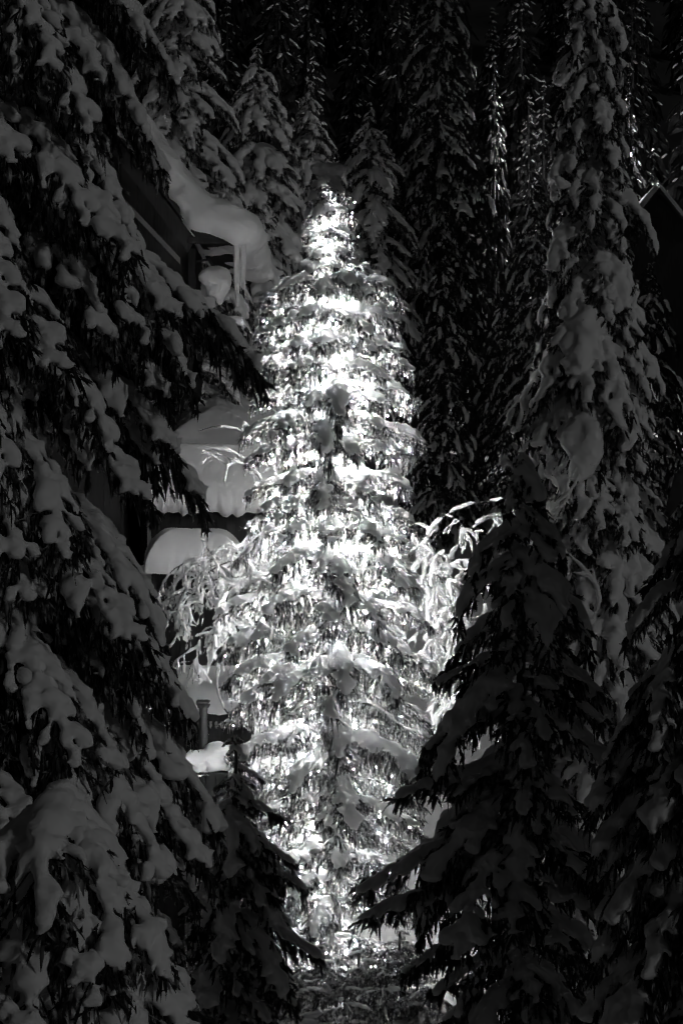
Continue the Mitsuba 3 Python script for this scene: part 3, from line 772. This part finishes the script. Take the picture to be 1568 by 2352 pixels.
# the chalet in the middle left: its roof turned towards the lights
B_ = thing('chalet', 'chalet left of the glowing spruce with lit snow hanging ragged over its eave', 'house')
d = 59.5
e0, e1, k0, k1 = at(330, 1165, d), at(650, 1165, d), at(330, 1040, d + 1.2), at(650, 1040, d + 1.2)
r0, r1 = at(340, 1048, d + 4), at(645, 1048, d + 4)
rb = part(B_, 'roof', join([snow_slab(e0 - [0, 0, 0.05], e1 - [0, 0, 0.05], k1 - [0, 0, 0.05], k0 - [0, 0, 0.05], 0.04, 4, 4, 1), snow_slab(k0 - [0, -0.01, 0.05], k1 - [0, -0.01, 0.05], r1, r0, 0.04, 4, 4, 1)]), 'dark_wood', False)
part(rb, 'snow', snow_slab(e0, e1, k1, k0, 0.5, 90, 40, 75, jag=0.17, up=(0, -0.5, 0.85)), 'snow', True)
part(rb, 'snow', snow_slab(at(375, 1050, d + 4), at(620, 1050, d + 4), at(640, 960, d + 12), at(360, 960, d + 12), 1.3, 60, 50, 76, edge=2.4), 'snow', True)
wz0, wz1 = 3.0, e0[2] - 0.1
for i in range(14):
    xa = at(345, 0, d)[0] + i * 0.24
    part(B_, 'plank', box((xa, d + 0.5 + 0.012 * (i % 2), wz0), (xa + 0.232, d + 0.6, wz1), 0.008), 'dark_wood', False)
part(B_, 'wall', box((at(345, 0, d)[0] - 0.02, d + 0.6, wz0), (at(345, 0, d)[0] + 3.4, d + 6.2, wz1 + 0.2)), 'dark_wood', False)
pch = part(B_, 'porch_roof', box(at(330, 1318, 57.5) + [0, 0, 0], at(560, 1306, 59.4) + [0.1, 0, 0]), 'dark_wood', False)
part(pch, 'snow', snow_slab(at(330, 1312, 57.4), at(562, 1312, 57.4), at(562, 1290, 59.8), at(330, 1290, 59.8), 0.95, 70, 40, 77, edge=0.9, jag=0.12), 'snow', True)
for X in (350, 540):
    part(B_, 'post', box(at(X, 1700, 57.8), at(X + 10, 1318, 57.92), 0.01), 'dark_wood', False)

# the low chalet behind the foot of the bare tree: bright snow, dark eave with pegs, a stove pipe in front
C_ = thing('chalet', 'low chalet with bright snow on its roof and pegs under the eave', 'house')
d = 54.0
e0, e1, k0, k1 = at(330, 1638, d), at(690, 1636, d), at(330, 1552, d + 1.7), at(690, 1552, d + 1.7)
rc = part(C_, 'roof', snow_slab(e0 - [0, 0, 0.06], e1 - [0, 0, 0.06], k1 - [0, 0, 0.06], k0 - [0, 0, 0.06], 0.05, 4, 4, 1), 'dark_wood', False)
part(rc, 'snow', snow_slab(e0, e1, k1, k0, 0.42, 60, 40, 79, jag=0.05, edge=0.5), 'snow', True)
part(C_, 'eave_board', box(e0 + [0, 0.02, -0.2], e1 + [0, 0.1, -0.09], 0.01), 'dark_wood', False)
for i in range(26):
    xx = e0[0] + 0.06 + i * 0.135
    part(C_, 'peg', tube([(xx, d + 0.03, e0[2] - 0.2), (xx, d + 0.0, e0[2] - 0.3), (xx, d + 0.06, e0[2] - 0.36)], [0.035, 0.04, 0.015], 6), 'pale_wall', True)
part(C_, 'wall', box((e0[0], d + 0.35, 0.5), (e1[0], d + 1.7, e0[2] - 0.2)), 'dark_wood', False)
st_ = at(467, 1700, 53.3)
pp = part(C_, 'stove_pipe', tube([at(467, 1730, 53.3), at(467, 1620, 53.3)], 0.1, 12), 'metal', 40)
part(pp, 'cap', box(at(450, 1618, 53.1) + [0, 0, 0], at(482, 1607, 53.55), 0.02), 'metal', False)
part(pp, 'collar', tube([at(467, 1626, 53.3), at(467, 1618, 53.3)], [0.12, 0.17], 12), 'metal', 40)
lt = thing('lean_to', 'lean-to under lumpy bright snow in front of the low chalet', 'shed')
part(lt, 'wall', box(at(425, 2230, 52.3), at(640, 1775, 53.0)), 'dark_wood', False)
for i in range(9):
    xa = at(425, 0, 52.3)[0] + i * 0.233
    part(lt, 'plank', box((xa, 52.24 - 0.01 * (i % 2), 0.2), (xa + 0.222, 52.29, at(0, 1779, 52.3)[2]), 0.008), 'dark_wood', False)
rl = part(lt, 'roof', box(at(415, 1775, 52.0), at(650, 1768, 53.1), 0.01), 'dark_wood', False)
sn = [at(X, Y, 52.5 + dy) for X, Y in ((432, 1758), (455, 1752), (480, 1752), (505, 1736), (530, 1740), (555, 1750), (580, 1755), (605, 1752), (630, 1758)) for dy in (-0.3, 0.15)]
part(rl, 'snow', blob_mesh(sn, [0.27] * len(sn), 0.06, 0.9, 0.05, 0.2, 2.5, 80), 'snow', True)

# the chalet on the slope at the right edge
D_ = thing('chalet', 'dim pale chalet gable with one small window on the slope at the right edge', 'house')
d = 88.0
g = lambda X, Y: tuple(at(X, Y, d)[[0, 2]])
part(D_, 'wall', prism([g(1438, 900), g(1570, 900), g(1570, 520), g(1508, 446), g(1438, 530)], d, d + 7), 'dark_wood', False)
rd = part(D_, 'roof', prism([g(1425, 548), g(1508, 444), g(1590, 546), g(1590, 538), g(1508, 436), g(1425, 540)], d - 0.7, d + 7.2), 'dark_wood', False)
for half in (snow_slab((*g(1425, 539),)[:1] + (d - 0.7,) + g(1425, 539)[1:], g(1425, 539)[:1] + (d + 7.2,) + g(1425, 539)[1:], g(1508, 435)[:1] + (d + 7.2,) + g(1508, 435)[1:], g(1508, 435)[:1] + (d - 0.7,) + g(1508, 435)[1:], 0.3, 30, 20, 81),
                       snow_slab(g(1590, 539)[:1] + (d + 7.2,) + g(1590, 539)[1:], g(1590, 539)[:1] + (d - 0.7,) + g(1590, 539)[1:], g(1508, 435)[:1] + (d - 0.7,) + g(1508, 435)[1:], g(1508, 435)[:1] + (d + 7.2,) + g(1508, 435)[1:], 0.3, 30, 20, 82)):
    part(rd, 'snow', half, 'snow', True)
wd = part(D_, 'window', box(at(1488, 528, d - 0.06), at(1508, 504, d + 0.05), 0.01), 'glass', False)
for X0, Y0, X1, Y1 in ((1484, 532, 1512, 528), (1484, 504, 1512, 500), (1484, 528, 1488, 504), (1508, 528, 1512, 504)):
    part(wd, 'frame', box(at(X0, Y0, d - 0.09), at(X1, Y1, d + 0.05), 0.008), 'dark_wood', False)

# a street lamp stands behind the tall clumped spruce and lights the trees round it
L_ = thing('street_lamp', 'street lamp hidden behind the bright clumped spruce, lighting the trees beside it', 'street lamp')
lp = at(1345, 310, 97)
part(L_, 'pole', tube([(lp[0], 97, float(ground_z(lp[0], 97)) - 0.3), (lp[0], 97, lp[2] + 0.2)], 0.07, 8), 'metal', 40)
part(L_, 'head', tube([(lp[0], 97, lp[2] + 0.12), (lp[0], 97, lp[2] + 0.3)], [0.3, 0.1], 12), 'metal', 40)
ico = trimesh.creation.icosphere(subdivisions=2, radius=0.12)
key = part(L_, 'lamp', (np.array(ico.vertices) + lp, np.array(ico.faces)), 'bulb_plastic', True)
scene[key]['emitter'] = {'type': 'area', 'radiance': grey(9000 / 64)}
rng = np.random.default_rng(12)
for X, top, y, w, lab in ((1136, 110, 97.6, 0.62, 'slender far spruce brightly lit from one side, right of the black spruce'), (1445, 140, 100, 0.8, 'lit pointed spruce above the chalet at the right edge'), (1412, 190, 99, 0.7, 'smaller lit spruce just left of the lit pointed one'),
                          (1290, 300, 101, 0.7, 'half lit spruce showing left of the bright clumped spruce'), (1215, 210, 114, 0.9, 'grey dusted spruce between the slender lit one and the clumped one'), (1500, 330, 101, 0.7, 'lit spruce nearest the right edge behind the chalet gable')):
    p = at(X, top, y)
    gz = float(ground_z(p[0], y)) - 0.3
    far_tree([p[0], y, gz], p[2] - gz, rng, lab, None, 'far_spruce', w)

# models that no tree used
in_use = {d['shape']['id'] for d in scene.values() if d.get('type') == 'instance'}
for k in [k for k, d in scene.items() if d.get('type') == 'shapegroup' and k not in in_use]:
    del scene[k]
